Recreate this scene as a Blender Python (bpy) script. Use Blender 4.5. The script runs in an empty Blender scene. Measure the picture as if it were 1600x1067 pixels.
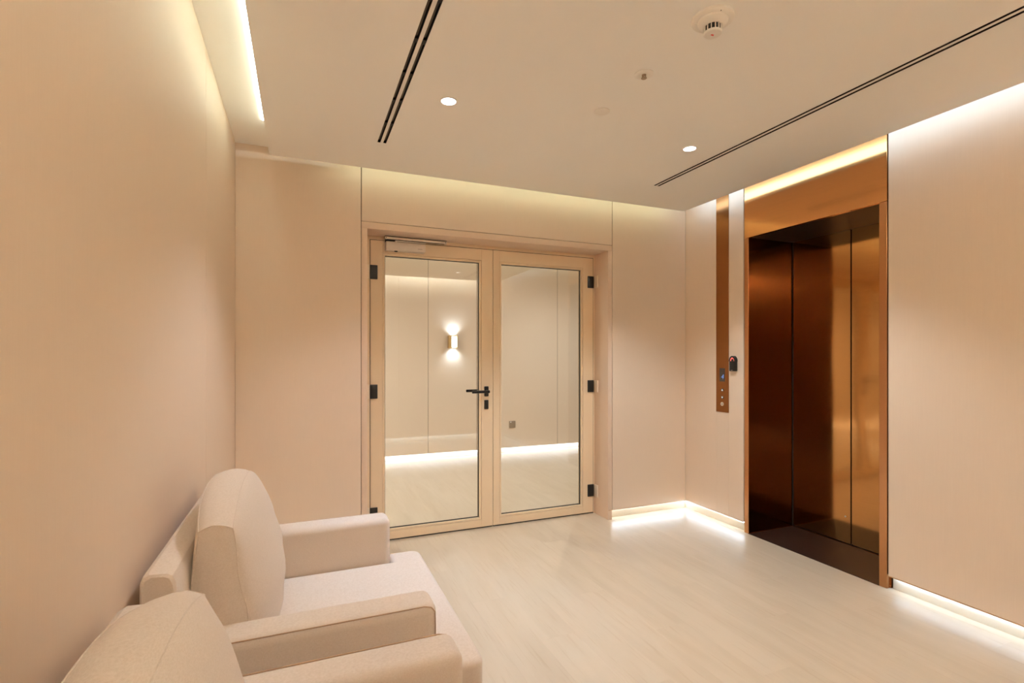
import bpy, bmesh, math, random
from mathutils import Vector, Matrix
random.seed(7)
SC = bpy.context.scene
COL = SC.collection

# ------------------------------------------------------------------ camera
FPX, YAW, V0, CAMH = 796.98, 0.392, 557.06, 1.35
cd = bpy.data.cameras.new('camera')
cam = bpy.data.objects.new('camera', cd); COL.objects.link(cam)
cd.sensor_width = 36.0
cd.lens = FPX * 36.0 / 1600.0
cd.shift_y = (V0 - 533.5) / 1600.0
cd.clip_start = 0.02
cam.location = (0, 0, CAMH)
cam.rotation_euler = (math.pi / 2, 0, -YAW)
SC.camera = cam

# ------------------------------------------------------------------ world, exposure
w = bpy.data.worlds.new('world'); SC.world = w
w.use_nodes = True
w.node_tree.nodes['Background'].inputs[0].default_value = (0.9, 0.75, 0.6, 1)
w.node_tree.nodes['Background'].inputs[1].default_value = 0.05
SC.view_settings.view_transform = 'Standard'
SC.view_settings.look = 'None'
SC.view_settings.gamma = 1.0
SC.view_settings.use_curve_mapping = False
SC.view_settings.exposure = 0.70
SC.cycles.max_bounces = 16
SC.cycles.diffuse_bounces = 10
SC.cycles.glossy_bounces = 8
SC.cycles.transparent_max_bounces = 12
SC.cycles.sample_clamp_indirect = 12.0
SC.cycles.caustics_reflective = False
SC.cycles.caustics_refractive = False

# light colours times strength: emission of the LED strips, watts of the recessed lamps
LIGHTS = {
 'cove_left': (14, 15.8, 13), 'cove_back': (1.7, 1.95, 1.4), 'cove_right': (2.3, 3.05, 3.8), 'cove_rear': (104, 118, 114),
 'floor': (11, 14, 17), 'floor_right': (6.5, 8.8, 11.5), 'corridor_led': (15, 17, 20),
 'down_one': (34, 35, 39), 'down_core': (15, 24, 36), 'down_two': (49, 57, 63), 'down_rear': (2, 2, 2.5), 'corridor_down': (68, 74, 74), 'corridor_core': (2, 3, 5),
 'sconce': (3.2, 3.8, 4.4), 'lamp_face': (6, 6, 6),
}
def lv(k):
    c = LIGHTS[k]; m = max(max(c), 1e-6); return tuple(x / m for x in c), m

# ------------------------------------------------------------------ room dimensions (metres, camera at x=0 y=0)
XL, XR = -0.379, 3.1486          # faces of side panels
YB, YREAR = 3.5907, -0.36        # faces of end panels
ZP = 0.0785                      # underside of the floating panels
ZU, ZC = 2.683, 2.5813           # raised perimeter ceiling, dropped slab underside
SX0, SX1, SY0, SY1 = -0.1803, 2.9986, -0.21, 3.4407
DX0, DXM, DX1, YD, DZ = 0.4626, 1.4076, 2.3273, 3.800, 2.1953
OX0, OX1, OZ = 0.4178, 2.3424, 2.224
CX0, CX1, CZ = 0.3780, 2.3820, 2.2696
EY0, EY1, EZ = 1.9523, 2.9025, 2.2569        # clear lift opening
FY0, FY1 = 1.9083, 2.9416                    # outside of its copper frame
YF = 6.60                                    # far corridor wall

# ------------------------------------------------------------------ materials
def new_mat(name):
    m = bpy.data.materials.new(name); m.use_nodes = True
    nt = m.node_tree
    return m, nt, nt.nodes['Principled BSDF']

def plain(name, col, rough=0.5, metal=0.0, spec=0.5, bump=0.0, bscale=200.0, coat=0.0):
    m, nt, b = new_mat(name)
    b.inputs['Base Color'].default_value = (*col, 1)
    b.inputs['Roughness'].default_value = rough
    b.inputs['Metallic'].default_value = metal
    b.inputs['Specular IOR Level'].default_value = spec
    b.inputs['Coat Weight'].default_value = coat
    tc = nt.nodes.new('ShaderNodeTexCoord')
    n = nt.nodes.new('ShaderNodeTexNoise'); n.inputs['Scale'].default_value = bscale
    nt.links.new(tc.outputs['Object'], n.inputs['Vector'])
    if bump > 0:
        bp = nt.nodes.new('ShaderNodeBump'); bp.inputs['Strength'].default_value = bump
        bp.inputs['Distance'].default_value = 0.001
        nt.links.new(n.outputs['Fac'], bp.inputs['Height'])
        nt.links.new(bp.outputs['Normal'], b.inputs['Normal'])
    else:
        mr = nt.nodes.new('ShaderNodeMapRange')
        mr.inputs['To Min'].default_value = max(0.02, rough - 0.03); mr.inputs['To Max'].default_value = rough + 0.03
        nt.links.new(n.outputs['Fac'], mr.inputs['Value'])
        nt.links.new(mr.outputs['Result'], b.inputs['Roughness'])
    return m

def emit(name, col, strength):
    m = bpy.data.materials.new(name); m.use_nodes = True
    nt = m.node_tree; nt.nodes.clear()
    o = nt.nodes.new('ShaderNodeOutputMaterial'); e = nt.nodes.new('ShaderNodeEmission')
    e.inputs[0].default_value = (*col, 1); e.inputs[1].default_value = strength
    nt.links.new(e.outputs[0], o.inputs[0])
    return m

def mapped_noise(nt, scale, detail=4.0, rough=0.55, src='Object'):
    tc = nt.nodes.new('ShaderNodeTexCoord'); mp = nt.nodes.new('ShaderNodeMapping')
    mp.inputs['Scale'].default_value = scale
    n = nt.nodes.new('ShaderNodeTexNoise'); n.inputs['Scale'].default_value = 1.0
    n.inputs['Detail'].default_value = detail; n.inputs['Roughness'].default_value = rough
    nt.links.new(tc.outputs[src], mp.inputs['Vector']); nt.links.new(mp.outputs[0], n.inputs['Vector'])
    return n

def ramp2(nt, src, c0, c1, p0=0.3, p1=0.7):
    r = nt.nodes.new('ShaderNodeValToRGB')
    r.color_ramp.elements[0].position = p0; r.color_ramp.elements[0].color = (*c0, 1)
    r.color_ramp.elements[1].position = p1; r.color_ramp.elements[1].color = (*c1, 1)
    nt.links.new(src, r.inputs[0]); return r

def wallcover(name, c0, c1, rough=0.5):
    # woven vinyl wall covering with a fine vertical strie
    m, nt, b = new_mat(name)
    n1 = mapped_noise(nt, (420, 420, 7), 3.0, 0.6)
    n2 = mapped_noise(nt, (900, 900, 900), 2.0, 0.6)
    mx = nt.nodes.new('ShaderNodeMath'); mx.operation = 'MULTIPLY_ADD'
    nt.links.new(n1.outputs['Fac'], mx.inputs[0]); mx.inputs[1].default_value = 0.75
    mu = nt.nodes.new('ShaderNodeMath'); mu.operation = 'MULTIPLY'
    nt.links.new(n2.outputs['Fac'], mu.inputs[0]); mu.inputs[1].default_value = 0.25
    nt.links.new(mu.outputs[0], mx.inputs[2])
    r = ramp2(nt, mx.outputs[0], c0, c1, 0.3, 0.7)
    nt.links.new(r.outputs[0], b.inputs['Base Color'])
    b.inputs['Roughness'].default_value = rough
    b.inputs['Specular IOR Level'].default_value = 0.4
    bp = nt.nodes.new('ShaderNodeBump'); bp.inputs['Strength'].default_value = 0.10; bp.inputs['Distance'].default_value = 0.0006
    nt.links.new(mx.outputs[0], bp.inputs['Height']); nt.links.new(bp.outputs[0], b.inputs['Normal'])
    return m

def wood(name, c0, c1, c2, rough=0.32):
    # bleached oak: long grain along the plank, each plank a little different
    m, nt, b = new_mat(name)
    oi = nt.nodes.new('ShaderNodeObjectInfo')
    geo = nt.nodes.new('ShaderNodeNewGeometry')
    cmb = nt.nodes.new('ShaderNodeCombineXYZ')
    mul = nt.nodes.new('ShaderNodeMath'); mul.operation = 'MULTIPLY'; mul.inputs[1].default_value = 37.0
    nt.links.new(oi.outputs['Random'], mul.inputs[0])
    nt.links.new(mul.outputs[0], cmb.inputs[0]); nt.links.new(mul.outputs[0], cmb.inputs[1]); nt.links.new(mul.outputs[0], cmb.inputs[2])
    add = nt.nodes.new('ShaderNodeVectorMath'); add.operation = 'ADD'
    nt.links.new(geo.outputs['Position'], add.inputs[0]); nt.links.new(cmb.outputs[0], add.inputs[1])
    def ns(sc, det, dist=0.0):
        mp = nt.nodes.new('ShaderNodeMapping'); mp.inputs['Scale'].default_value = sc
        n = nt.nodes.new('ShaderNodeTexNoise'); n.inputs['Scale'].default_value = 1; n.inputs['Detail'].default_value = det
        n.inputs['Distortion'].default_value = dist
        nt.links.new(add.outputs[0], mp.inputs[0]); nt.links.new(mp.outputs[0], n.inputs['Vector']); return n
    g1 = ns((9, 1.3, 1), 5, 0.6); g2 = ns((90, 4, 1), 3)
    r1 = ramp2(nt, g1.outputs['Fac'], c0, c1, 0.32, 0.62)
    r2 = ramp2(nt, g2.outputs['Fac'], c2, (1, 1, 1), 0.28, 0.42)
    mx = nt.nodes.new('ShaderNodeMix'); mx.data_type = 'RGBA'; mx.blend_type = 'MULTIPLY'; mx.inputs['Factor'].default_value = 0.45
    nt.links.new(r1.outputs[0], mx.inputs['A']); nt.links.new(r2.outputs[0], mx.inputs['B'])
    hs = nt.nodes.new('ShaderNodeHueSaturation')
    mr = nt.nodes.new('ShaderNodeMapRange'); mr.inputs['To Min'].default_value = 0.988; mr.inputs['To Max'].default_value = 1.012
    nt.links.new(oi.outputs['Random'], mr.inputs['Value']); nt.links.new(mr.outputs[0], hs.inputs['Value'])
    nt.links.new(mx.outputs['Result'], hs.inputs['Color'])
    nt.links.new(hs.outputs[0], b.inputs['Base Color'])
    b.inputs['Roughness'].default_value = rough
    b.inputs['Specular IOR Level'].default_value = 0.35
    bp = nt.nodes.new('ShaderNodeBump'); bp.inputs['Strength'].default_value = 0.06; bp.inputs['Distance'].default_value = 0.0006
    nt.links.new(g2.outputs['Fac'], bp.inputs['Height']); nt.links.new(bp.outputs[0], b.inputs['Normal'])
    return m

def fabric(name, c0, c1):
    m, nt, b = new_mat(name)
    n1 = mapped_noise(nt, (160, 160, 1100), 2.0, 0.5)
    n2 = mapped_noise(nt, (1100, 1100, 160), 2.0, 0.5)
    ad = nt.nodes.new('ShaderNodeMath'); ad.operation = 'ADD'
    nt.links.new(n1.outputs['Fac'], ad.inputs[0]); nt.links.new(n2.outputs['Fac'], ad.inputs[1])
    hf = nt.nodes.new('ShaderNodeMath'); hf.operation = 'MULTIPLY'; hf.inputs[1].default_value = 0.5
    nt.links.new(ad.outputs[0], hf.inputs[0])
    r = ramp2(nt, hf.outputs[0], c0, c1, 0.36, 0.62)
    nt.links.new(r.outputs[0], b.inputs['Base Color'])
    b.inputs['Roughness'].default_value = 0.9
    b.inputs['Specular IOR Level'].default_value = 0.2
    b.inputs['Sheen Weight'].default_value = 0.12
    bp = nt.nodes.new('ShaderNodeBump'); bp.inputs['Strength'].default_value = 0.12; bp.inputs['Distance'].default_value = 0.0005
    nt.links.new(hf.outputs[0], bp.inputs['Height']); nt.links.new(bp.outputs[0], b.inputs['Normal'])
    return m

def bronze(name, col, rough, wave=0.0, brush=(600, 600, 3), bstr=0.05):
    m, nt, b = new_mat(name)
    b.inputs['Metallic'].default_value = 1.0
    n = mapped_noise(nt, brush, 2.0)
    r = ramp2(nt, n.outputs['Fac'], tuple(c * 0.92 for c in col), col, 0.3, 0.7)
    nt.links.new(r.outputs[0], b.inputs['Base Color'])
    b.inputs['Roughness'].default_value = rough
    bp = nt.nodes.new('ShaderNodeBump'); bp.inputs['Strength'].default_value = bstr; bp.inputs['Distance'].default_value = 0.0004
    nt.links.new(n.outputs['Fac'], bp.inputs['Height'])
    last = bp
    if wave > 0:
        n2 = mapped_noise(nt, (2.2, 2.2, 1.3), 1.0)
        b2 = nt.nodes.new('ShaderNodeBump'); b2.inputs['Strength'].default_value = 1.0; b2.inputs['Distance'].default_value = wave
        nt.links.new(n2.outputs['Fac'], b2.inputs['Height']); nt.links.new(bp.outputs[0], b2.inputs['Normal']); last = b2
    nt.links.new(last.outputs[0], b.inputs['Normal'])
    return m

def glass(name):
    m = bpy.data.materials.new(name); m.use_nodes = True
    nt = m.node_tree; nt.nodes.clear()
    o = nt.nodes.new('ShaderNodeOutputMaterial'); mx = nt.nodes.new('ShaderNodeMixShader')
    t = nt.nodes.new('ShaderNodeBsdfTransparent'); g = nt.nodes.new('ShaderNodeBsdfGlossy')
    fr = nt.nodes.new('ShaderNodeFresnel'); gm = nt.nodes.new('ShaderNodeNewGeometry'); mr = nt.nodes.new('ShaderNodeMapRange')
    mr.inputs['To Min'].default_value = 1.62; mr.inputs['To Max'].default_value = 1 / 1.62   # same reflectance on entry and exit
    nt.links.new(gm.outputs['Backfacing'], mr.inputs['Value']); nt.links.new(mr.outputs[0], fr.inputs['IOR'])
    t.inputs[0].default_value = (0.985, 0.99, 0.985, 1); g.inputs['Roughness'].default_value = 0.0
    nt.links.new(fr.outputs[0], mx.inputs[0]); nt.links.new(t.outputs[0], mx.inputs[1]); nt.links.new(g.outputs[0], mx.inputs[2])
    nt.links.new(mx.outputs[0], o.inputs[0])
    return m

M = {}
M['wall'] = wallcover('wall_covering', (0.742, 0.598, 0.472), (0.770, 0.625, 0.498))
M['wallside'] = plain('panel_core', (0.70, 0.56, 0.43), 0.6)
M['veneer'] = plain('panel_edge_veneer', (0.55, 0.30, 0.12), 0.5)
M['groove'] = plain('joint_shadow_profile', (0.22, 0.15, 0.10), 0.6)
M['plaster'] = plain('plaster', (0.78, 0.72, 0.64), 0.8, bump=0.05, bscale=90)
M['slab'] = plain('ceiling_paint', (0.94, 0.925, 0.89), 0.75, bump=0.03, bscale=60)
M['plinth'] = plain('plinth_paint', (0.78, 0.72, 0.60), 0.45)
M['floor'] = wood('bleached_oak', (0.59, 0.485, 0.36), (0.635, 0.53, 0.405), (0.84, 0.76, 0.66))
M['floorbase'] = plain('subfloor', (0.42, 0.32, 0.22), 0.7)
M['door'] = plain('door_paint', (0.80, 0.63, 0.435), 0.42)
M['casing'] = plain('casing_paint', (0.74, 0.57, 0.44), 0.5)
M['gasket'] = plain('black_rubber', (0.02, 0.017, 0.014), 0.6)
M['black'] = plain('black_metal', (0.012, 0.011, 0.010), 0.35)
M['hingepale'] = plain('pale_hinge_metal', (0.82, 0.68, 0.52), 0.4)
M['closer'] = plain('closer_silver', (0.66, 0.57, 0.49), 0.4, 0.2)
M['alu'] = plain('rail_aluminium', (0.72, 0.64, 0.54), 0.3, 0.8)
M['glass'] = glass('door_glass')
M['copper'] = bronze('copper_sheet', (0.80, 0.37, 0.12), 0.14, 0.0025, (3, 3, 500), 0.05)
M['copper'].node_tree.nodes['Principled BSDF'].inputs['Coat Weight'].default_value = 0.7
M['copper'].node_tree.nodes['Principled BSDF'].inputs['Coat Roughness'].default_value = 0.12
M['copperframe'] = bronze('copper_frame', (0.62, 0.31, 0.14), 0.26, 0.0)
M['bronze'] = bronze('bronze_mirror', (0.58, 0.29, 0.105), 0.10, 0.004, (4, 4, 400), 0.04)
M['reveal'] = bronze('dark_bronze', (0.11, 0.052, 0.028), 0.14, 0.002)
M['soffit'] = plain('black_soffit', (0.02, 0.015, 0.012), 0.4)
M['sill'] = plain('dark_stone', (0.030, 0.014, 0.009), 0.42, bump=0.1, bscale=40)
M['fabric'] = fabric('oatmeal_linen', (0.615, 0.515, 0.43), (0.70, 0.605, 0.53))
M['seam'] = plain('seam_thread', (0.45, 0.30, 0.19), 0.8)
M['leg'] = plain('dark_wood_leg', (0.10, 0.06, 0.035), 0.4)
M['ventblack'] = plain('vent_throat', (0.016, 0.011, 0.008), 0.6)
M['ventvane'] = plain('vent_vane', (0.085, 0.055, 0.03), 0.45)
M['white'] = plain('white_plastic', (0.87, 0.83, 0.77), 0.45)
M['red'] = plain('red_print', (0.75, 0.03, 0.03), 0.5)
M['grey'] = plain('grey_socket', (0.30, 0.24, 0.18), 0.35)
M['screen'] = plain('display_glass', (0.07, 0.05, 0.04), 0.15)
M['steel'] = plain('steel', (0.75, 0.70, 0.64), 0.3, 0.9)
M['brass'] = plain('brass', (0.80, 0.58, 0.28), 0.3, 0.8)
M['led_y'] = emit('led_yellow_warm', *lv('cove_left'))
M['led_b'] = emit('led_back_cove', *lv('cove_back'))
M['led_r'] = emit('led_right_cove', *lv('cove_right'))
M['led_rear'] = emit('led_rear_cove', *lv('cove_rear'))
M['led_f'] = emit('led_floor', *lv('floor'))
M['led_fr'] = emit('led_floor_right', *lv('floor_right'))
M['led_c'] = emit('led_corridor', *lv('corridor_led'))
M['lamp'] = emit('lamp_face', *lv('lamp_face'))
_c, _s = lv('sconce'); M['sconce_glow'] = emit('sconce_glow', _c, _s * 2.5)
M['digit'] = emit('blue_digit', (0.22, 0.36, 0.8), 0.55)
M['arrow'] = emit('white_arrow', (1.0, 0.95, 0.9), 0.5)
M['redglow'] = emit('red_light', (1.0, 0.16, 0.12), 0.8)

# ------------------------------------------------------------------ mesh helpers
def box(bm, x0, x1, y0, y1, z0, z1, bev=0.0, seg=2):
    r = bmesh.ops.create_cube(bm, size=1.0)
    vs = r['verts']
    for v in vs:
        v.co = Vector((x0 + (x1 - x0) * (v.co.x + .5), y0 + (y1 - y0) * (v.co.y + .5), z0 + (z1 - z0) * (v.co.z + .5)))
    if bev > 0:
        es = list({e for v in vs for e in v.link_edges})
        bmesh.ops.bevel(bm, geom=es, offset=bev, segments=seg, affect='EDGES', profile=0.5)

def cyl(bm, c, r0, r1, h, axis='Z', seg=32):
    # frustum whose base centre is c, running h along the axis
    rot = {'Z': Matrix.Identity(3), 'X': Matrix.Rotation(math.pi / 2, 3, 'Y'), 'Y': Matrix.Rotation(-math.pi / 2, 3, 'X')}[axis]
    r = bmesh.ops.create_cone(bm, cap_ends=True, segments=seg, radius1=r0, radius2=r1, depth=abs(h))
    for v in r['verts']:
        p = v.co.copy(); p.z = (p.z + abs(h) / 2) * (1 if h > 0 else -1)
        v.co = rot @ p + Vector(c)
    if h < 0: bmesh.ops.reverse_faces(bm, faces=list({f for v in r['verts'] for f in v.link_faces}))

def lathe(bm, c, prof, seg=40):
    rings = []
    for r, z in prof:
        rings.append([bm.verts.new((c[0] + r * math.cos(2 * math.pi * k / seg), c[1] + r * math.sin(2 * math.pi * k / seg), c[2] + z)) for k in range(seg)])
    for a, b in zip(rings, rings[1:]):
        for k in range(seg):
            bm.faces.new((a[k], a[(k + 1) % seg], b[(k + 1) % seg], b[k]))
    bm.faces.new(rings[0][::-1]); bm.faces.new(rings[-1])
    bmesh.ops.recalc_face_normals(bm, faces=bm.faces)

def tube(bm, pts, rad, seg=8):
    pts = [Vector(p) for p in pts]; rings = []
    for i, p in enumerate(pts):
        d = (pts[min(i + 1, len(pts) - 1)] - pts[max(i - 1, 0)]).normalized()
        a = d.cross(Vector((0, 0, 1)))
        if a.length < 1e-3: a = d.cross(Vector((1, 0, 0)))
        a.normalize(); b = d.cross(a)
        rings.append([bm.verts.new(p + (a * math.cos(2 * math.pi * k / seg) + b * math.sin(2 * math.pi * k / seg)) * rad) for k in range(seg)])
    for a, b in zip(rings, rings[1:]):
        for k in range(seg):
            bm.faces.new((a[k], a[(k + 1) % seg], b[(k + 1) % seg], b[k]))
    bm.faces.new(rings[0][::-1]); bm.faces.new(rings[-1])
    bmesh.ops.recalc_face_normals(bm, faces=bm.faces)

def root_loc(p):
    while p is not None and p.parent is not None: p = p.parent
    return Vector(p.get('_o', (0, 0, 0))) if p is not None else Vector((0, 0, 0))

ORIG = {}
def obj(name, bm, mat, parent=None, smooth=True, origin=None, angle=35):
    """link bm as ONE mesh object; vertices are given in world space"""
    me = bpy.data.meshes.new(name)
    r = parent
    while r is not None and r.parent is not None: r = r.parent
    off = ORIG[r.name] if r is not None else Vector(origin or (0, 0, 0))
    bmesh.ops.translate(bm, verts=bm.verts, vec=-off)
    bm.to_mesh(me); bm.free()
    if smooth:
        me.shade_smooth(); me.set_sharp_from_angle(angle=math.radians(angle))
    o = bpy.data.objects.new(name, me); COL.objects.link(o)
    me.materials.append(M[mat] if isinstance(mat, str) else mat)
    if parent is None:
        o.location = off; ORIG[o.name] = off
    else:
        o.parent = parent
    return o

def thing(name, label, cat, loc, group=None):
    o = bpy.data.objects.new(name, None); COL.objects.link(o)
    o.empty_display_size = 0.05
    o.location = loc; ORIG[o.name] = Vector(loc)
    tag(o, label, cat, group); return o

def tag(o, label, cat, group=None):
    o['label'] = label; o['category'] = cat
    if group: o['group'] = group
    return o

def struct(name, boxes, mat, parent=None, bev=0.0, label=None):
    bm = bmesh.new()
    for b in boxes: box(bm, *b, bev=bev)
    o = obj(name, bm, mat, parent)
    if parent is None: o['kind'] = 'structure'
    if label: o['label'] = label
    return o

def part(name, parent, mat, *bxs, bev=0.0, label=None, seg=2):
    bm = bmesh.new()
    for b in bxs: box(bm, *b, bev=bev, seg=seg)
    o = obj(name, bm, mat, parent)
    if label: o['label'] = label
    return o

# ================================================================== FLOOR
floor = struct('floor', [(-5.6, 7.5, -0.6, 7.0, -0.10, -0.0125)], 'floorbase')
floor['label'] = 'pale bleached oak plank floor'
PW, PL, JT = 0.188, 1.28, 0.0003
def plank_mesh(l):
    bm = bmesh.new(); box(bm, -PW / 2 + JT / 2, PW / 2 - JT / 2, -l / 2 + JT / 2, l / 2 - JT / 2, -0.012, 0.0)
    me = bpy.data.meshes.new('plank'); bm.to_mesh(me); bm.free(); me.materials.append(M['floor']); return me
PMESH = {}
x = -0.45
col_i = 0
while x < 5.2:
    y = -0.45 - (col_i * 0.47) % PL
    while y < 6.66:
        y0, y1 = max(y, -0.42), min(y + PL, 6.66)
        if y1 - y0 > 0.03:
            l = round(y1 - y0, 3)
            if l not in PMESH: PMESH[l] = plank_mesh(l)
            o = bpy.data.objects.new('plank', PMESH[l]); COL.objects.link(o)
            o.location = (x + PW / 2, (y0 + y1) / 2, 0); o.parent = floor
        y += PL
    x += PW; col_i += 1
XPL1 = x
struct('floor_2', [(XPL1, 7.5, 3.9, 6.66, -0.012, 0.0), (-5.6, -0.45, 3.9, 6.66, -0.012, 0.0)], 'floor')

# ================================================================== WALLS
PT = 0.04
def panel(parent, b, name='wall_panel'):
    bm = bmesh.new(); box(bm, *b, bev=0.0015, seg=1)
    return obj(name, bm, 'wall', parent)

# left wall and its two floating panels
wl = struct('wall_left', [(-0.60, XL - PT, -0.6, 3.85, 0, 2.80)], 'plaster')
SEAM = 2.537
panel(wl, (XL - PT, XL, YREAR, SEAM - 0.0012, ZP, ZU))
panel(wl, (XL - PT, XL, SEAM + 0.0012, YB, ZP, ZU))
# rear wall behind the camera
wr = struct('wall_rear', [(-0.42, 3.40, -0.60, YREAR - PT, 0, 2.80)], 'plaster')
panel(wr, (XL, 1.40, YREAR - PT, YREAR, ZP, ZU)); panel(wr, (1.404, XR, YREAR - PT, YREAR, ZP, ZU))
# back wall with the doorway
wb = struct('wall_back', [(-0.60, CX0, YB + PT + 0.01, 3.92, 0, 2.80), (CX1, 3.80, YB + PT + 0.01, 3.92, 0, 2.80),
                          (CX0, CX1, YB + PT + 0.01, 3.92, CZ, 2.80)], 'plaster')
G = 0.0035
panel(wb, (XL, CX0 - G, YB, YB + PT + 0.01, ZP, ZU))
panel(wb, (CX1 + G, XR, YB, YB + PT + 0.01, ZP, ZU))
panel(wb, (CX0 + 0.0015, CX1 - 0.0015, YB, YB + PT + 0.01, CZ + G, ZU))
part('joint_profile', wb, 'groove', (CX0 - G, CX0 + 0.0005, YB + 0.010, YB + PT, ZP, ZU), label='recessed dark joint line beside the door panels')
part('joint_profile', wb, 'groove', (CX1, CX1 + G, YB + 0.010, YB + PT, ZP, ZU))
part('joint_profile', wb, 'groove', (CX0, CX1, YB + 0.010, YB + PT, CZ, CZ + G))
# right wall with the lift opening
wrt = struct('wall_right', [(XR + PT, 3.80, FY1 + 0.005, 3.64, 0, 2.80), (XR + PT, 3.80, -0.60, FY0 - 0.03, 0, 2.80),
                            (XR + PT, 3.80, FY0 - 0.03, FY1 + 0.005, EZ + 0.02, 2.80), (3.66, 3.80, FY0 - 0.03, FY1 + 0.005, 0, EZ + 0.02)], 'plaster')
COPY0, COPY1, COPZ = 3.096, 3.229, 0.90
panel(wrt, (XR, XR + PT, COPY1, YB, ZP, ZU))
panel(wrt, (XR, XR + PT, FY1 + 0.008, COPY0, ZP, ZU))
panel(wrt, (XR, XR + PT, COPY0, COPY1, ZP, COPZ))
panel(wrt, (XR, XR + PT, YREAR, FY0 - 0.007, ZP, ZU))
# thin veneer lips along the lower edge of the floating panels
part('edge_lip', wrt, 'veneer', (XR - 0.0015, XR + 0.012, YREAR, FY0 - 0.007, ZP - 0.004, ZP + 0.0005), label='orange brown veneer edge under the panel')
part('edge_lip', wrt, 'veneer', (XR - 0.0015, XR + 0.012, FY1 + 0.008, YB, ZP - 0.0022, ZP + 0.0005))
part('edge_lip', wb, 'veneer', (OX1 + 0.005, XR, YB - 0.0015, YB + 0.012, ZP - 0.0025, ZP + 0.0005))
# plinths set back under the panels
struct('baseboard_right', [(XR + 0.036, XR + 0.055, FY1 + 0.004, YB + 0.049, 0, ZP + 0.01), (XR + 0.036, XR + 0.055, YREAR, FY0 - 0.012, 0, ZP + 0.01)], 'plinth')
struct('baseboard_back', [(OX1 + 0.001, XR + 0.036, YB + 0.049, YB + 0.07, 0, ZP + 0.01), (XL - PT, OX0 - 0.001, YB + 0.049, YB + 0.07, 0, ZP + 0.01)], 'plinth')
struct('baseboard_left', [(XL - 0.05, XL - 0.036, YREAR, YB + 0.049, 0, ZP + 0.01)], 'plinth')
struct('baseboard_rear', [(XL, XR, YREAR - 0.05, YREAR - 0.036, 0, ZP + 0.01)], 'plinth')

# door lining (casing) round the opening
trim = struct('trim_1', [(CX0 + 0.0005, OX0, YB, 3.93, 0, OZ), (OX1, CX1 - 0.0005, YB, 3.93, 0, OZ), (CX0 + 0.0005, CX1 - 0.0005, YB, 3.93, OZ, CZ - 0.0005)], 'casing', bev=0.001)

# ================================================================== CEILING
ceil = struct('ceiling', [(-0.60, 3.80, -0.60, 3.92, ZU, 2.82)], 'slab')
# dropped slab: one underside plate, cut where the slot diffusers and downlights sit, and a narrower core above
VL = (0.4045, 0.4535); VR = (2.3440, 2.3930)
VY0, VY1 = -0.10, 3.003
slab = struct('ceiling_slab', [
    (SX0, VL[0], SY0, SY1, ZC, ZC + 0.022), (VL[1], VR[0], SY0, SY1, ZC, ZC + 0.022), (VR[1], SX1, SY0, SY1, ZC, ZC + 0.022),
    (VL[0], VL[1], SY0, VY0, ZC, ZC + 0.022), (VL[0], VL[1], VY1, SY1, ZC, ZC + 0.022),
    (VR[0], VR[1], SY0, VY0, ZC, ZC + 0.022), (VR[0], VR[1], VY1, SY1, ZC, ZC + 0.022),
    (SX0 + 0.05, SX1 - 0.05, SY0 + 0.05, SY1 - 0.05, ZC + 0.055, ZU)], 'slab')
slab['label'] = 'dropped flat plaster ceiling raft with lit edges'

# ================================================================== LED STRIPS
def led(label, b, mat):
    bm = bmesh.new(); box(bm, *b)
    return tag(obj('led_strip', bm, mat, origin=((b[0] + b[1]) / 2, (b[2] + b[3]) / 2, b[4])), label, 'light strip')
led('bright LED line along the left edge of the ceiling raft', (-0.202, -0.190, YREAR + 0.1, 3.19, ZU - 0.004, ZU - 0.0003), 'led_y')
led('warm LED cove strip hidden above the back edge of the ceiling raft', (0.25, 2.95, SY1 - 0.012, SY1 - 0.006, ZC + 0.0225, ZC + 0.070), 'led_b')
led('white LED cove strip above the right edge of the ceiling raft by the lift', (SX1 - 0.012, SX1 - 0.006, SY0, SY1 - 0.02, ZC + 0.0225, ZC + 0.082), 'led_r')
led('LED cove strip on the ceiling raft edge behind the camera', (SX0 + 0.1, SX1 - 0.1, SY0 + 0.004, SY0 + 0.010, ZC + 0.0225, ZC + 0.045), 'led_rear')  # unseen rear strip, made far stronger to fill the room
zl0, zl1 = 0.0645, 0.0760
led('floor level LED strip under the wall panel right of the glass door', (OX1 + 0.02, XR + 0.02, YB + 0.0455, YB + 0.0485, zl0, zl1), 'led_f')
led('floor level LED strip under the wall panel left of the glass door', (XL + 0.02, OX0 - 0.03, YB + 0.0455, YB + 0.0485, zl0, zl1), 'led_f')
led('floor level LED strip between room corner and lift frame', (XR + 0.0325, XR + 0.0355, FY1 + 0.03, YB + 0.02, zl0, zl1), 'led_f')
led('bright floor level LED strip under the panel right of the lift', (XR + 0.018, XR + 0.028, YREAR + 0.05, FY0 - 0.03, 0.0735, ZP - 0.0003), 'led_fr')
led('floor level LED strip under the left wall behind the armchairs', (XL - 0.0355, XL - 0.0325, YREAR + 0.05, YB - 0.05, zl0, zl1), 'led_f')
led('floor level LED strip under the wall behind the camera', (XL + 0.05, XR - 0.05, YREAR - 0.026, YREAR - 0.012, ZP - 0.0007, ZP - 0.0002), 'led_f')

# ================================================================== GLASS DOUBLE DOOR
GZ0, GZ1 = 0.0853, 2.0892
GL = (0.5661, 1.2939); GR = (1.4799, 2.2106)
DT = 0.055
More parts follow.
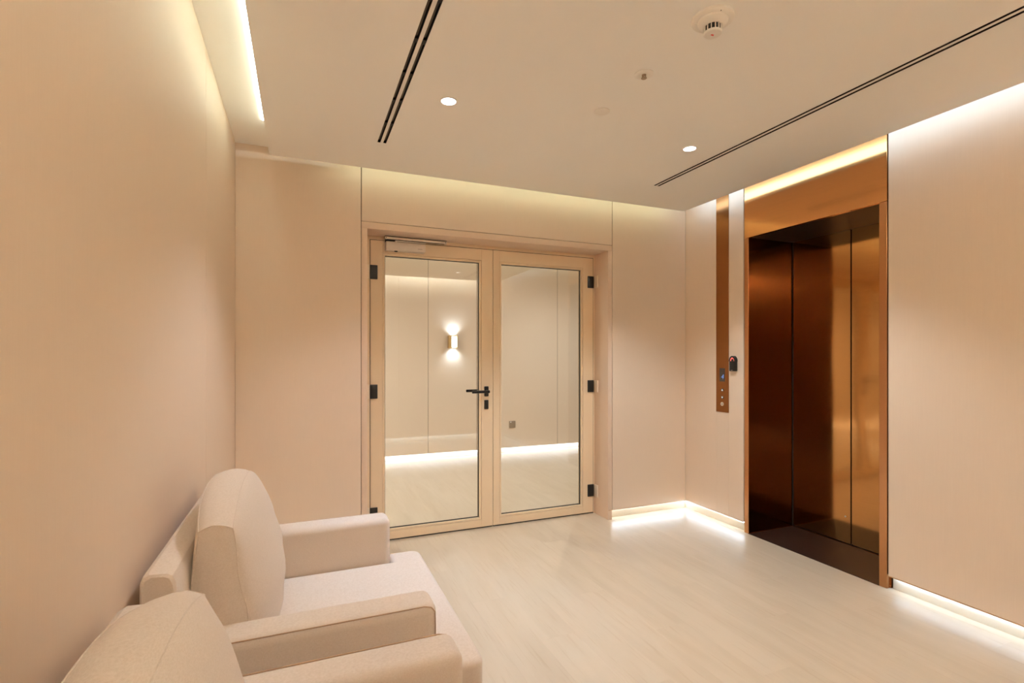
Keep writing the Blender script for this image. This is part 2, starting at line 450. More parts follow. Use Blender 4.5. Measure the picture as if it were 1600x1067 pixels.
# fixed frame
df = struct('door_frame', [(OX0, DX0 - 0.002, YD + 0.004, YD + 0.075, 0, OZ), (DX1 + 0.0015, OX1, YD + 0.004, YD + 0.075, 0, OZ),
                           (DX0 - 0.002, DX1 + 0.0015, YD + 0.004, YD + 0.075, DZ + 0.003, OZ)], 'door')
part('gap_seal', df, 'gasket', (DX0 - 0.0040, DX0 - 0.0002, YD + 0.0035, YD + 0.010, 0, DZ + 0.004), (DX1 + 0.0002, DX1 + 0.0035, YD + 0.0035, YD + 0.010, 0, DZ + 0.004),
     (DX0 - 0.004, DX1 + 0.0035, YD + 0.0035, YD + 0.010, DZ + 0.0002, DZ + 0.0040), label='thin dark line round the leaves')
def leaf(name, x0, x1, g, label):
    d = thing(name, label, 'door', ((x0 + x1) / 2, YD, 0.008))
    z0 = 0.010
    part('stile', d, 'door', (x0, g[0] - 0.017, YD, YD + DT, z0, DZ), bev=0.0015, seg=1)
    part('stile', d, 'door', (g[1] + 0.017, x1, YD, YD + DT, z0, DZ), bev=0.0015, seg=1)
    part('rail', d, 'door', (g[0] - 0.017, g[1] + 0.017, YD, YD + DT, z0, GZ0 - 0.017), bev=0.001, seg=1)
    part('rail', d, 'door', (g[0] - 0.017, g[1] + 0.017, YD, YD + DT, GZ1 + 0.017, DZ), bev=0.001, seg=1)
    # glazing beads stand 2 mm back with a hairline joint
    yb0, yb1 = YD + 0.003, YD + DT - 0.003
    gz0, gz1 = GZ0, GZ1
    for b in [(g[0] - 0.0155, g[0], yb0, yb1, gz0 - 0.0155, gz1 + 0.0155), (g[1], g[1] + 0.0155, yb0, yb1, gz0 - 0.0155, gz1 + 0.0155),
              (g[0], g[1], yb0, yb1, gz0 - 0.0155, gz0), (g[0], g[1], yb0, yb1, gz1, gz1 + 0.0155)]:
        part('glazing_bead', d, 'door', b, bev=0.001, seg=1)
    t = 0.004; ya, yc = YD + 0.018, YD + 0.034
    part('gasket', d, 'gasket', (g[0], g[0] + t, ya, yc, gz0, gz1), (g[1] - t, g[1], ya, yc, gz0, gz1),
         (g[0] + t, g[1] - t, ya, yc, gz0, gz0 + t), (g[0] + t, g[1] - t, ya, yc, gz1 - t, gz1), label='black rubber glazing gasket')
    part('glass_pane', d, 'glass', (g[0] + t * .5, g[1] - t * .5, YD + 0.022, YD + 0.030, gz0 + t * .5, gz1 - t * .5), label='clear glass pane')
    return d
lfL = leaf('door_leaf', DX0, DXM - 0.0015, GL, 'left glazed door leaf with lever handle and closer, beige frame')
lfR = leaf('door_leaf', DXM + 0.0015, DX1, GR, 'right glazed door leaf without a handle, beige frame')
# drop seals: dark line below the leaves
part('bottom_seal', lfL, 'gasket', (DX0 + 0.004, DXM - 0.005, YD + 0.006, YD + 0.03, 0.002, 0.011))
part('bottom_seal', lfR, 'gasket', (DXM + 0.005, DX1 - 0.004, YD + 0.006, YD + 0.03, 0.002, 0.011))
part('meeting_seal', lfR, 'gasket', (DXM - 0.0012, DXM + 0.0012, YD + 0.006, YD + 0.02, 0.012, DZ))
# hinges
for zc in (1.962, 1.096, 0.205):
    h = part('hinge', lfL, 'black', (DX0 - 0.004, DX0 + 0.050, YD - 0.010, YD + 0.001, zc - 0.051, zc + 0.051), bev=0.003, label='square black hinge plate')
    part('frame_plate', h, 'hingepale', (OX0 + 0.012, DX0 - 0.006, YD - 0.008, YD + 0.004, zc - 0.051, zc + 0.051), bev=0.002)
for zc in (1.990, 1.096, 0.200):
    h = part('hinge', lfR, 'black', (DX1 - 0.055, DX1 + 0.003, YD - 0.010, YD + 0.001, zc - 0.051, zc + 0.051), bev=0.003, label='square black hinge plate')
    part('frame_plate', h, 'hingepale', (OX1 - 0.010, OX1 + 0.0, YD - 0.062, YD - 0.011, zc - 0.050, zc + 0.050), bev=0.002)
# lever handle, inside and outside
hd = part('handle', lfL, 'black', (1.333, 1.369, YD - 0.010, YD + 0.001, 1.036, 1.116), bev=0.006, seg=3, label='black lever handle with short rose plate')
bm = bmesh.new(); cyl(bm, (1.351, YD - 0.008, 1.076), 0.011, 0.011, -0.042, 'Y', 24)
box(bm, 1.216, 1.362, YD - 0.060, YD - 0.046, 1.065, 1.087, bev=0.005)
obj('lever', bm, 'black', hd)
bm = bmesh.new(); cyl(bm, (1.351, YD + DT, 1.076), 0.010, 0.010, 0.040, 'Y', 24)
box(bm, 1.216, 1.362, YD + DT + 0.038, YD + DT + 0.052, 1.065, 1.087, bev=0.005)
box(bm, 1.333, 1.369, YD + DT - 0.001, YD + DT + 0.009, 1.036, 1.116, bev=0.003)
obj('outer_lever', bm, 'black', hd)
ks = part('key_plate', lfL, 'black', (1.333, 1.368, YD - 0.009, YD + 0.001, 0.935, 1.008), bev=0.004, label='black keyhole plate')
bm = bmesh.new(); cyl(bm, (1.3505, YD - 0.0085, 0.978), 0.0085, 0.0085, -0.003, 'Y', 20); obj('key_cylinder', bm, 'gasket', ks)
# overhead closer: body on the leaf, slide rail on the frame head, arm between
cl = thing('door_closer', 'silver overhead door closer at top of the left glass leaf', 'door closer', (0.70, YD - 0.001, 2.12))
part('body', cl, 'closer', (0.565, 0.850, YD - 0.062, YD - 0.0005, 2.120, 2.182), bev=0.003)
part('end_cap', cl, 'closer', (0.838, 0.853, YD - 0.059, YD - 0.0005, 2.122, 2.180), bev=0.003)
part('maker_mark', cl, 'grey', (0.795, 0.828, YD - 0.0626, YD - 0.0616, 2.140, 2.143), label='small grey illegible mark')
rl = part('slide_rail', cl, 'alu', (0.559, 1.017, YD - 0.050, YD - 0.026, 2.2005, 2.2185), bev=0.0015, seg=1, label='slim aluminium slide rail')
part('rail_bracket', rl, 'gasket', (0.560, 1.016, YD - 0.048, YD + 0.004, 2.2187, 2.2232), (0.566, 0.850, YD - 0.020, YD - 0.0006, 2.184, 2.2185), label='black rail backing')  # black strips drawn as the shade above and beneath the rail
part('rail_slot', rl, 'gasket', (0.575, 1.000, YD - 0.044, YD - 0.032, 2.1990, 2.2008))
for sx in (0.568, 1.008):
    bm = bmesh.new(); cyl(bm, (sx, YD - 0.0498, 2.2095), 0.0035, 0.0035, -0.0015, 'Y', 12); obj('rail_screw', bm, 'gasket', rl)
bm = bmesh.new(); cyl(bm, (0.640, YD - 0.036, 2.181), 0.009, 0.009, 0.012, 'Z', 20)
box(bm, 0.634, 0.860, YD - 0.044, YD - 0.026, 2.190, 2.1965, bev=0.0015)
obj('arm', bm, 'steel', cl)
bm = bmesh.new(); cyl(bm, (0.640, YD - 0.036, 2.120), 0.014, 0.010, -0.006, 'Z', 20); obj('spindle_cap', bm, 'black', cl)

# ================================================================== LIFT
# header sheet and frame uprights
lift = thing('elevator', 'copper framed elevator entrance with closed two panel bronze doors', 'elevator', (XR, (EY0 + EY1) / 2, 0))
part('header_sheet', lift, 'copper', (XR, XR + 0.03, FY0, FY1, EZ, ZU), bev=0.001, seg=1, label='polished copper sheet above the doors')
part('frame_upright', lift, 'copperframe', (XR, XR + 0.006, EY1, FY1, 0, EZ - 0.0015), bev=0.001, seg=1)
part('frame_upright', lift, 'copperframe', (XR, XR + 0.03, FY0, EY0, 0, EZ - 0.0015), bev=0.001, seg=1)
part('side_return', lift, 'copperframe', (XR + 0.030, XR + 0.16, FY0 - 0.006, FY0 - 0.0005, 0, ZP - 0.004))
XE = 3.62
part('reveal', lift, 'reveal', (XR + 0.006, XE + 0.03, EY1, EY1 + 0.02, 0, EZ), label='dark bronze side reveal')
part('reveal', lift, 'reveal', (XR + 0.03, XE + 0.03, EY0 - 0.02, EY0, 0, EZ))
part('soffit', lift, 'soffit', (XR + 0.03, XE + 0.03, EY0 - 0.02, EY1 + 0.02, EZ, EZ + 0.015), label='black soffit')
part('threshold', lift, 'sill', (XR - 0.001, XE + 0.03, EY0, EY1, -0.002, 0.003), label='dark brown stone threshold')
part('sill_line', lift, 'copperframe', (XE - 0.010, XE - 0.004, EY0, EY1, 0.003, 0.0055), (XR + 0.01, XE - 0.01, EY1 - 0.005, EY1, 0.003, 0.0055))
YM = 2.4345
d1 = part('door_panel', lift, 'bronze', (XE, XE + 0.025, YM + 0.004, EY1 + 0.01, 0.012, EZ), bev=0.001, seg=1, label='bronze mirror sliding door panel')
d2 = part('door_panel', lift, 'bronze', (XE, XE + 0.025, EY0 - 0.01, YM - 0.004, 0.012, EZ), bev=0.001, seg=1, label='bronze mirror sliding door panel')
part('door_gap', lift, 'gasket', (XE + 0.012, XE + 0.03, YM - 0.004, YM + 0.004, 0.003, EZ))
part('corner_gap', lift, 'gasket', (XE - 0.004, XE + 0.02, EY1 - 0.006, EY1, 0.003, EZ))
bm = bmesh.new(); cyl(bm, (XE, 2.475, 0.20), 0.006, 0.006, -0.003, 'X', 14); obj('key_release', bm, 'steel', d1)

# call panel: one tall flush sheet from the ceiling to hand height
cp = thing('call_panel', 'tall narrow copper brown lift call panel left of the elevator', 'call panel', (XR, (COPY0 + COPY1) / 2, COPZ))
bm = bmesh.new(); box(bm, XR - 0.0015, XR + 0.03, COPY0 + 0.001, COPY1 - 0.001, COPZ + 0.001, ZU - 0.002, bev=0.0008, seg=1)
M['callsheet'] = bronze('call_panel_sheet', (0.38, 0.165, 0.06), 0.22, 0.0)
obj('cover_sheet', bm, 'callsheet', cp)
xf = XR - 0.0016
dp = part('display', cp, 'screen', (xf - 0.0006, xf, 3.134, 3.191, 1.148, 1.256), label='dark display showing a blue 4')
def flat_text(name, s, size, loc, mat, parent, shear=0.0):
    c = bpy.data.curves.new(name, 'FONT'); c.body = s; c.size = size; c.extrude = 0.0004; c.align_x = 'CENTER'; c.align_y = 'CENTER'
    c.shear = shear
    t = bpy.data.objects.new(name + '_curve', c); COL.objects.link(t)
    bpy.context.view_layer.update()
    me = bpy.data.meshes.new_from_object(t.evaluated_get(bpy.context.evaluated_depsgraph_get()))
    bpy.data.objects.remove(t)
    # text plane faces -X: text x axis -> -Y, text y axis -> +Z
    R = Matrix(((0, 0, -1), (-1, 0, 0), (0, 1, 0))).to_4x4()
    me.transform(Matrix.Translation(Vector(loc)) @ R)
    bm = bmesh.new(); bm.from_mesh(me); bpy.data.meshes.remove(me)
    return obj(name, bm, mat, parent, smooth=False)
flat_text('floor_number', '4', 0.055, (xf - 0.0012, 3.160, 1.185), 'digit', dp, 0.15)
for zc, up in ((1.080, 1), (1.020, -1)):
    bm = bmesh.new(); cyl(bm, (xf, 3.161, zc), 0.0125, 0.0125, -0.002, 'X', 28)
    b = obj('call_button', bm, 'screen', cp)
    bm = bmesh.new()
    tri = [(3.161 - 0.0085, zc - 0.006 * up), (3.161 + 0.0085, zc - 0.006 * up), (3.161, zc + 0.008 * up)]
    f0 = [bm.verts.new((xf - 0.0028, y, z)) for y, z in tri]; f1 = [bm.verts.new((xf - 0.0018, y, z)) for y, z in tri]
    bm.faces.new(f0); bm.faces.new(f1[::-1])
    for k in range(3): bm.faces.new((f0[k], f1[k], f1[(k + 1) % 3], f0[(k + 1) % 3]))
    bmesh.ops.recalc_face_normals(bm, faces=bm.faces)
    obj('arrow', bm, 'arrow', b)
bm = bmesh.new(); cyl(bm, (xf, 3.161, 0.967), 0.0155, 0.0145, -0.005, 'X', 30)
k = obj('key_switch', bm, 'steel', cp); k['label'] = 'round steel key switch'
part('key_slot', k, 'gasket', (xf - 0.0056, xf - 0.0048, 3.1595, 3.1625, 0.959, 0.975), (xf - 0.0056, xf - 0.0048, 3.153, 3.169, 0.9655, 0.9685))

# access reader with red lit arch
rd = thing('card_reader', 'small black access reader with red lit arch between call panel and elevator', 'card reader', (XR, 3.035, 1.235))
bm = bmesh.new(); box(bm, XR - 0.030, XR, 3.005, 3.065, 1.235, 1.315, bev=0.006, seg=3); obj('body', bm, 'black', rd)
def arch(bm, yc, zc, r, w, x0, x1, n=20):
    pr = []
    for i in range(n + 1):
        a = math.pi * i / n; pr.append((yc + r * math.cos(a), zc + r * 1.45 * math.sin(a), yc + (r - w) * math.cos(a), zc + (r - w) * 1.45 * math.sin(a)))
    R = [[bm.verts.new((x0, p[0], p[1])), bm.verts.new((x1, p[0], p[1])), bm.verts.new((x1, p[2], p[3])), bm.verts.new((x0, p[2], p[3]))] for p in pr]
    for a, b in zip(R, R[1:]):
        for k in range(4): bm.faces.new((a[k], a[(k + 1) % 4], b[(k + 1) % 4], b[k]))
    bm.faces.new(R[0]); bm.faces.new(R[-1][::-1]); bmesh.ops.recalc_face_normals(bm, faces=bm.faces)
bm = bmesh.new(); arch(bm, 3.035, 1.312, 0.030, 0.008, XR - 0.030, XR - 0.001); obj('hood', bm, 'black', rd)
bm = bmesh.new(); arch(bm, 3.035, 1.312, 0.0215, 0.0065, XR - 0.026, XR - 0.001); o = obj('light_arch', bm, 'redglow', rd); o['label'] = 'red glowing arch'
bm = bmesh.new(); arch(bm, 3.035, 1.312, 0.0145, 0.0140, XR - 0.024, XR - 0.001); obj('core', bm, 'black', rd)
part('name_mark', rd, 'steel', (XR - 0.0306, XR - 0.0298, 3.028, 3.046, 1.241, 1.2435), label='tiny silver mark')

# ================================================================== CEILING FITTINGS
def spot(parent, key, loc, size, blend, soft=0.03, up=False, share=1.0):
    c, p = lv(key)
    if p <= 1e-5: return
    ld = bpy.data.lights.new(key, 'SPOT'); ld.energy = p * share; ld.spot_size = size; ld.spot_blend = blend
    ld.shadow_soft_size = soft; ld.color = c
    lo = bpy.data.objects.new('lamp_beam', ld); COL.objects.link(lo); lo.location = loc; lo.parent = parent
    if up: lo.rotation_euler = (math.pi, 0, 0)

def downlight(x, y, beams, label, z=ZC, radius=0.036):
    t = thing('downlight', label, 'ceiling light', (x, y, z), 'recessed round downlights')
    bm = bmesh.new()
    lathe(bm, (x, y, z), [(radius + 0.007, 0.0), (radius + 0.007, -0.0025), (radius, -0.003), (radius - 0.001, 0.0)])
    obj('trim_ring', bm, 'white', t)
    bm = bmesh.new(); cyl(bm, (x, y, z - 0.0012), radius - 0.001, radius - 0.001, 0.001, 'Z', 32)
    obj('lens', bm, 'lamp', t)
    for key, size, blend in beams: spot(t, key, (0, 0, -0.012), size, blend)
    return t
downlight(0.657, 2.389, [('down_one', 1.95, 0.55), ('down_core', 0.85, 0.75)], 'lit round downlight beside the left slot diffuser, above the armchairs')
downlight(2.126, 2.389, [('down_two', 1.95, 0.55)], 'lit round downlight beside the right slot diffuser, in front of the elevator')
downlight(0.90, 0.45, [('down_rear', 2.3, 0.8)], 'round downlight above and ahead of the camera, out of the picture on the left')  # this and the next lamp are unseen, added as room fill
downlight(2.126, 0.45, [('down_rear', 2.3, 0.8)], 'round downlight out of the picture above the right foreground')

def slot_vent(x0, x1, label):
    v = thing('slot_diffuser', label, 'air vent', ((x0 + x1) / 2, (VY0 + VY1) / 2, ZC), 'black two slot linear diffusers in the ceiling')
    sw = 0.0165
    part('throat', v, 'ventblack', (x0, x1, VY0, VY1, ZC + 0.020, ZC + 0.030))
    part('center_bar', v, 'white', (x0 + sw, x1 - sw, VY0, VY1, ZC + 0.0003, ZC + 0.0215))
    part('slot_wall', v, 'ventblack', (x0, x0 + 0.0006, VY0, VY1, ZC + 0.001, ZC + 0.0205), (x1 - 0.0006, x1, VY0, VY1, ZC + 0.001, ZC + 0.0205),
         (x0 + sw - 0.0006, x0 + sw, VY0, VY1, ZC + 0.001, ZC + 0.0205), (x1 - sw, x1 - sw + 0.0006, VY0, VY1, ZC + 0.001, ZC + 0.0205),
         (x0, x1, VY1 - 0.0008, VY1, ZC + 0.001, ZC + 0.0205))
    # air vanes, interrupted by black spacer clips
    for a, b in ((x0 + 0.0035, x0 + sw - 0.0035), (x1 - sw + 0.0035, x1 - 0.0035)):
        y = VY1 - 0.012
        while y > VY0 + 0.05:
            y0 = max(y - 0.22, VY0)
            part('vane', v, 'ventvane', (a + 0.0015, b - 0.0015, y0, y, ZC + 0.012, ZC + 0.015))
            part('spacer', v, 'ventblack', (a - 0.003, b + 0.003, y0 - 0.033, y0 - 0.003, ZC + 0.003, ZC + 0.018))
            y = y0 - 0.036
    return v
slot_vent(VL[0], VL[1], 'black two slot ceiling diffuser on the left, beside the LED cove')
slot_vent(VR[0], VR[1], 'black two slot ceiling diffuser on the right, running towards the elevator')

# smoke detector
sx, sy = 1.385, 1.437
sd = thing('smoke_detector', 'white domed smoke detector with black vents on the ceiling', 'smoke detector', (sx, sy, ZC))
bm = bmesh.new(); lathe(bm, (sx, sy, ZC), [(0.074, 0), (0.074, -0.008), (0.071, -0.0105), (0.055, -0.012), (0.052, -0.010)]); obj('base_ring', bm, 'white', sd)
bm = bmesh.new(); lathe(bm, (sx, sy, ZC - 0.011), [(0.054, 0), (0.053, -0.006), (0.046, -0.013), (0.037, -0.018), (0.033, -0.020)]); obj('housing', bm, 'white', sd)
bm = bmesh.new(); lathe(bm, (sx, sy, ZC - 0.030), [(0.0285, 0), (0.0285, -0.022)]); o = obj('chamber', bm, 'ventblack', sd); o['label'] = 'black sensing chamber'
bm = bmesh.new()
for k in range(14):
    a = 2 * math.pi * k / 14 + 0.2
    r = bmesh.ops.create_cube(bm, size=1.0)
    R = Matrix.Translation((sx, sy, 0)) @ Matrix.Rotation(a, 4, 'Z')
    for v in r['verts']:
        v.co = R @ Vector((0.0285 + v.co.x * 0.007, v.co.y * 0.0028, ZC - 0.0415 + v.co.z * 0.024))
obj('vent_rib', bm, 'white', sd)
bm = bmesh.new(); lathe(bm, (sx, sy, ZC - 0.052), [(0.0325, 0), (0.0325, -0.003), (0.029, -0.007), (0.010, -0.0085), (0.002, -0.0085)]); cap = obj('cap', bm, 'white', sd)
bm = bmesh.new()
for i, yy in enumerate((-0.004, 0.0, 0.004)):
    box(bm, sx - 0.007 + i * 0.004, sx - 0.005 + i * 0.004, sy - 0.003, sy + 0.003, ZC - 0.0617, ZC - 0.0604)
box(bm, sx - 0.007, sx + 0.005, sy + 0.0018, sy + 0.003, ZC - 0.0617, ZC - 0.0604)
o = obj('red_mark', bm, 'red', cap); o['label'] = 'tiny red printed mark'
bm = bmesh.new(); cyl(bm, (sx - 0.004, sy + 0.019, ZC - 0.0585), 0.002, 0.002, -0.001, 'Z', 10); obj('indicator', bm, 'gasket', cap)
bm = bmesh.new(); cyl(bm, (sx - 0.018, sy - 0.058, ZC - 0.0115), 0.002, 0.002, -0.001, 'Z', 10); obj('screw', bm, 'gasket', sd)

# sprinkler head with white escutcheon
px, py = 1.381, 1.835
sp = thing('sprinkler', 'small sprinkler head on a white ceiling rose below the smoke detector in view', 'sprinkler', (px, py, ZC))
bm = bmesh.new(); lathe(bm, (px, py, ZC), [(0.041, 0), (0.041, -0.0025), (0.036, -0.005), (0.022, -0.006), (0.014, -0.004)]); obj('rose', bm, 'white', sp)
bm = bmesh.new(); cyl(bm, (px, py, ZC - 0.003), 0.010, 0.008, -0.006, 'Z', 16)
for s in (-1, 1): box(bm, px + s * 0.008 - 0.0015, px + s * 0.008 + 0.0015, py - 0.002, py + 0.002, ZC - 0.018, ZC - 0.005)
cyl(bm, (px, py, ZC - 0.0175), 0.012, 0.012, -0.002, 'Z', 16)
M['sprinkbrass'] = plain('sprinkler_metal', (0.42, 0.33, 0.24), 0.4, 0.6)
obj('head', bm, 'sprinkbrass', sp)
bm = bmesh.new(); cyl(bm, (px + 0.003, py, ZC - 0.009), 0.0022, 0.0022, -0.008, 'Z', 10); obj('bulb', bm, 'white', sp)
# blank cover plate
bm = bmesh.new(); lathe(bm, (1.396, 2.196, ZC), [(0.040, 0), (0.040, -0.002), (0.037, -0.0035), (0.004, -0.0035)])
tag(obj('cover_plate', bm, 'white', origin=(1.396, 2.196, ZC)), 'plain round white ceiling cover plate beyond the sprinkler', 'cover plate')

# ================================================================== CORRIDOR BEYOND THE GLASS
ZK = 2.70
wf = struct('wall_far', [(-5.6, 7.5, YF + 0.045, YF + 0.30, 0, 2.85)], 'plaster')
M['wallfar'] = wallcover('corridor_wall_covering', (0.77, 0.65, 0.53), (0.79, 0.67, 0.55))
fx = [-5.6, -3.9, -2.4, -1.0, 0.28, 1.539, 2.2055, 3.443, 4.9, 7.5]  # joint behind the left pane's right edge stands in for a reflected edge
for a, b in zip(fx, fx[1:]):
    bm = bmesh.new(); g = 0.005 if True else 0
    box(bm, a + 0.003, b - 0.003, YF, YF + 0.0449, ZP, ZK, bev=0.001, seg=1); obj('wall_panel', bm, 'wallfar', wf)
for a in fx[1:-1]:
    part('joint_profile', wf, 'groove', (a - 0.003, a + 0.003, YF + (0.008 if abs(a - 1.539) < .01 else 0.002), YF + 0.045, ZP, ZK))
struct('baseboard_far', [(-5.6, 7.5, YF + 0.04, YF + 0.06, 0, ZP + 0.01)], 'plinth')
struct('ceiling_2', [(-5.6, 7.5, 3.92, YF + 0.30, ZK, 2.85)], 'slab')
struct('wall_far_left', [(-5.6, -5.5, 3.9, YF + 0.1, 0, 2.85)], 'plaster')
struct('wall_far_right', [(7.2, 7.4, 3.9, YF + 0.1, 0, 2.85), (3.80, 7.3, 3.80, 3.92, 0, 2.85)], 'plaster')
struct('wall_far_near', [(-5.6, -0.60, 3.80, 3.92, 0, 2.85)], 'plaster')
led('floor level LED strip along the corridor wall seen through the glass', (-5.4, 7.0, YF + 0.008, YF + 0.022, ZP - 0.0007, ZP - 0.0002), 'led_c')
led('ceiling LED cove strip in the corridor above the glass door view', (-5.4, 7.0, YF - 0.10, YF - 0.085, ZK - 0.004, ZK - 0.0003), 'led_b')
downlight(1.10, 5.85, [('corridor_core', 1.2, 1.0)], 'corridor downlight above the floor pool behind the left glass leaf', z=ZK)
downlight(3.2, 5.2, [('corridor_down', 2.9, 1.0)], 'corridor downlight hidden above the right glass leaf', z=ZK)  # this and the following lamps are unseen, added to even the corridor light
downlight(0.2, 5.2, [('corridor_down', 2.9, 1.0)], 'corridor downlight hidden beyond the left end of the doorway', z=ZK)
downlight(-1.7, 5.2, [('corridor_down', 2.9, 1.0)], 'second corridor downlight from the left end, out of sight', z=ZK)
downlight(-3.8, 5.2, [('corridor_down', 2.9, 1.0)], 'corridor downlight farthest left, out of sight', z=ZK)

def sconce(x, y, z, d, label):
    # U shaped brass channel glowing up and down; d is +1 when it faces +Y, -1 when it faces -Y
    t = thing('wall_sconce', label, 'wall light', (x, y, z - 0.08))
    def bb(x0, x1, a, b, z0, z1):
        ya, yb = sorted((y + d * a, y + d * b)); return (x0, x1, ya, yb, z0, z1)
    hgt = 0.083
    part('side_plate', t, 'brass', bb(x - 0.058, x - 0.020, 0.0, 0.085, z - hgt, z + hgt), bev=0.002)
    part('side_plate', t, 'brass', bb(x + 0.048, x + 0.058, 0.0, 0.085, z - hgt, z + hgt), bev=0.002)
    part('back_plate', t, 'brass', bb(x - 0.020, x + 0.048, 0.0, 0.012, z - hgt, z + hgt))
    part('diffuser', t, 'sconce_glow', bb(x - 0.019, x + 0.047, 0.012, 0.060, z - hgt + 0.012, z + hgt - 0.012), label='glowing white diffuser')
    for s in (1, -1):
        spot(t, 'sconce', (0.014, d * 0.04, 0.08 + s * (hgt - 0.004)), 2.4, 1.0, 0.02, up=s > 0)
    return t
sconce(1.858, YF, 1.545, -1, 'brass wall sconce glowing on the corridor wall behind the left glass leaf')

# wall socket
so = thing('wall_socket', 'small square grey socket low on the corridor wall behind the right glass leaf', 'socket', (2.731, YF, 0.353))
part('face_plate', so, 'grey', (2.685, 2.777, YF - 0.010, YF, 0.353, 0.448), bev=0.002)
part('rocker', so, 'grey', (2.694, 2.768, YF - 0.0125, YF - 0.009, 0.362, 0.420), bev=0.001)
part('neon', so, 'white', (2.695, 2.716, YF - 0.0125, YF - 0.009, 0.428, 0.442))

# ================================================================== ARMCHAIRS
def seam_tube(bm, pts, r=0.0016): tube(bm, pts, r, 6)

def rounded(bm, x0, x1, y0, y1, z0, z1, r, seg=4):
    box(bm, x0, x1, y0, y1, z0, z1, bev=r, seg=seg)

def pillow(bm, yc, hw, seed, z0=0.452, ztop=0.886, dome=0.062, bulge=0.085):
    # boxed back cushion: soft faces, sharp seamed gusset, pinched top corners
    N, MZ, K = 22, 22, 5
    rnd = random.Random(seed)
    ph = [rnd.uniform(0, 6.28) for _ in range(6)]
    def edge(v, t):
        z = z0 + (ztop - z0) * t + dome * (1 - abs(v) ** 2.2) * t ** 3 - 0.012 * (1 - v * v) * (1 - t) ** 4
        hwz = hw * (1.0 + 0.035 * math.sin(math.pi * t))
        y = yc + v * hwz
        return y, z
    def P(u, v, t):
        y, z = edge(v, t)
        xb = -0.272 + 0.014 * (1 - t) + 0.020 * max(0, t - 0.6) / 0.4 * abs(v) ** 3
        xfr = -0.120 - 0.052 * t ** 1.4
        # gusset bows out a little between the seams
        e = (1 - v * v) ** 0.55 * (math.sin(math.pi * min(1, max(0, 0.04 + 0.96 * t))) ** 0.55)
        xx = xb + (xfr - xb) * (u * .5 + .5)
        if u > 0: xx += bulge * e * u ** 3
        else: xx -= 0.02 * e * (-u) ** 3
        w_ = 0.0025 * math.sin(9 * z * 6 + 3 * y * 5 + ph[0]) * e + 0.0050 * math.sin(31 * z + 4 * math.sin(7 * y + ph[1]) + ph[2]) * (abs(v) ** 2) * (1 - abs(t - .5))
        xx += w_ * (1 if u > 0.2 else 0.3)
        bow = 0.016 * (1 - u * u)
        if abs(v) > 0.999: y += bow * math.copysign(1, v) * math.sin(math.pi * t) ** 0.5 + 0.0035 * math.sin(45 * z + 20 * u + ph[3]) * (1 - u * u)
        if t > 0.999: z += bow * 0.8
        return Vector((xx, y, z))
    cache = {}
    def V(i, j, k):
        key = (i, j, k)
        if key not in cache:
            u = -1 + 2 * i / K; v = -1 + 2 * j / N; t = k / MZ
            # pull grid toward seams for a crisper edge
            v = math.sin(v * math.pi / 2); t = 0.5 - 0.5 * math.cos(math.pi * t)
            cache[key] = bm.verts.new(P(u, v, t))
        return cache[key]
    def quad(a, b, c, d): bm.faces.new((a, b, c, d))
    for j in range(N):
        for k in range(MZ):
            quad(V(K, j, k), V(K, j + 1, k), V(K, j + 1, k + 1), V(K, j, k + 1))
            quad(V(0, j, k), V(0, j, k + 1), V(0, j + 1, k + 1), V(0, j + 1, k))
    for i in range(K):
        for k in range(MZ):
            quad(V(i, 0, k), V(i + 1, 0, k), V(i + 1, 0, k + 1), V(i, 0, k + 1))
            quad(V(i, N, k), V(i, N, k + 1), V(i + 1, N, k + 1), V(i + 1, N, k))
        for j in range(N):
            quad(V(i, j, 0), V(i, j + 1, 0), V(i + 1, j + 1, 0), V(i + 1, j, 0))
            quad(V(i, j, MZ), V(i + 1, j, MZ), V(i + 1, j + 1, MZ), V(i, j + 1, MZ))
    bmesh.ops.recalc_face_normals(bm, faces=bm.faces)
    seams = []
    for j in (0, N):
        for i in (0, K):
            seams.append([V(i, j, k).co.copy() for k in range(MZ + 1)])
    for i in (0, K):
        seams.append([V(i, j, MZ).co.copy() for j in range(N + 1)])
    for j in (0, N): seams.append([V(i, j, MZ).co.copy() for i in range(K + 1)])
    return seams

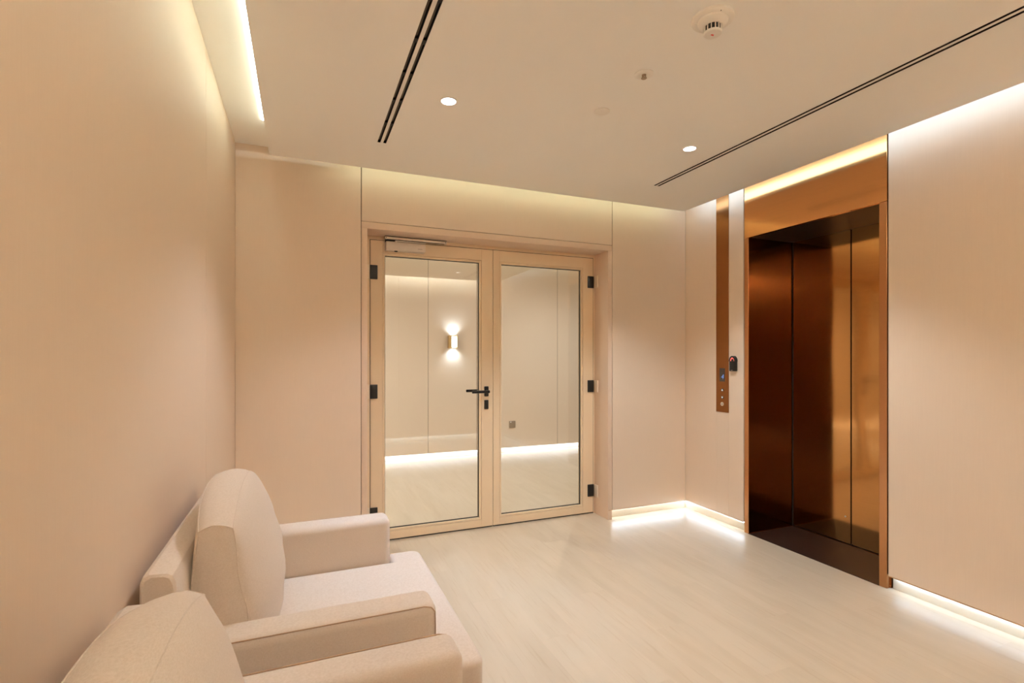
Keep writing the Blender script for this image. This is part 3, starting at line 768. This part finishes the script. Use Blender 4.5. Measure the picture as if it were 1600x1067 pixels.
def armchair(label, y0, y1, seed):
    AT = 0.12
    yi0, yi1 = y0 + AT, y1 - AT
    t = thing('armchair', label, 'armchair', (0.02, (y0 + y1) / 2, 0.0), 'beige linen armchairs along the left wall')
    # base
    bm = bmesh.new(); rounded(bm, -0.30, 0.455, y0 + 0.012, y1 - 0.012, 0.10, 0.295, 0.02); obj('seat_base', bm, 'fabric', t)
    # arms
    for a, b in ((y0, yi0), (yi1, y1)):
        bm = bmesh.new(); rounded(bm, -0.315, 0.362, a, b, 0.095, 0.643, 0.028, 6)
        ar = obj('arm', bm, 'fabric', t)
        outer = a if a == y0 else b; s = -1 if a == y0 else 1
        bm = bmesh.new()
        yo = outer + s * 0.0002; zt = 0.643 - 0.012
        pts = [(-0.31, yo - s * 0.004, 0.635)]
        pts = [(-0.30, outer - s * 0.006, 0.6375), (0.0, outer - s * 0.006, 0.6375), (0.325, outer - s * 0.006, 0.6375), (0.345, outer - s * 0.006, 0.632), (0.3555, outer - s * 0.006, 0.618), (0.3565, outer - s * 0.006, 0.58), (0.3565, outer - s * 0.006, 0.12)]
        seam_tube(bm, pts, 0.0018); obj('seam', bm, 'seam', ar)
    # backrest, slightly raked: prism
    bm = bmesh.new()
    prof = [(-0.362, 0.095), (-0.352, 0.815), (-0.346, 0.829), (-0.334, 0.836), (-0.294, 0.834), (-0.283, 0.828), (-0.276, 0.812), (-0.235, 0.42), (-0.235, 0.095)]
    ys = [y0 + 0.002, y0 + 0.008, y0 + 0.02, y1 - 0.02, y1 - 0.008, y1 - 0.002]; ins = [0.007, 0.002, 0, 0, 0.002, 0.007]
    cx_, cz_ = -0.31, 0.47; rings = []
    for yy, d in zip(ys, ins):
        ring = []
        for px_, pz_ in prof:
            dx = -math.copysign(d, px_ - cx_); dz = -math.copysign(d, pz_ - cz_)
            ring.append(bm.verts.new((px_ + dx, yy, pz_ + (dz if pz_ > 0.7 else 0))))
        rings.append(ring)
    n = len(prof)
    for a, b in zip(rings, rings[1:]):
        for k in range(n): bm.faces.new((a[k], a[(k + 1) % n], b[(k + 1) % n], b[k]))
    bm.faces.new(rings[0][::-1]); bm.faces.new(rings[-1]); bmesh.ops.recalc_face_normals(bm, faces=bm.faces)
    obj('backrest', bm, 'fabric', t, angle=30)
    # T shaped seat cushion
    bm = bmesh.new()
    ov = 0.008
    out = [(-0.235, yi0 + 0.002), (0.366, yi0 + 0.002), (0.366, y0 - ov), (0.507, y0 - ov), (0.507, y1 - 0.02), (0.366, y1 - 0.02), (0.366, yi1 - 0.002), (-0.235, yi1 - 0.002)]
    lo = [bm.verts.new((a, b, 0.298)) for a, b in out]; hi = [bm.verts.new((a, b, 0.455)) for a, b in out]
    bm.faces.new(lo[::-1]); bm.faces.new(hi)
    for k in range(8): bm.faces.new((lo[k], lo[(k + 1) % 8], hi[(k + 1) % 8], hi[k]))
    ve = [e for e in bm.edges if abs(e.verts[0].co.z - e.verts[1].co.z) > 0.1 and e.verts[0].co.x > 0.4]
    bmesh.ops.bevel(bm, geom=ve, offset=0.045, segments=6, affect='EDGES', profile=0.5)
    te = [e for e in bm.edges if abs(e.verts[0].co.z - e.verts[1].co.z) < 1e-4 and not all(abs(v.co.x + 0.235) < 1e-3 for v in e.verts)]
    bmesh.ops.bevel(bm, geom=te, offset=0.022, segments=5, affect='EDGES', profile=0.5, clamp_overlap=True)
    bmesh.ops.recalc_face_normals(bm, faces=bm.faces)
    obj('seat_cushion', bm, 'fabric', t, angle=60)
    # back cushion
    bm = bmesh.new(); seams = pillow(bm, (yi0 + yi1) / 2 - 0.005, (yi1 - yi0) / 2 - 0.015, seed)
    pc = obj('back_cushion', bm, 'fabric', t, angle=50)
    bm = bmesh.new()
    for s in seams: seam_tube(bm, s, 0.0016)
    obj('piping', bm, 'fabric', pc)
    for lx in (-0.28, 0.40):
        for ly in (y0 + 0.07, y1 - 0.07):
            bm = bmesh.new(); cyl(bm, (lx, ly, 0.0), 0.016, 0.024, 0.102, 'Z', 16); obj('leg', bm, 'leg', t)
    return t
armchair('beige linen armchair nearer the glass door, with boxed back cushion', 1.432, 2.385, 3)
armchair('beige linen armchair nearest the camera, cut off by the picture edge', 0.335, 1.288, 11)
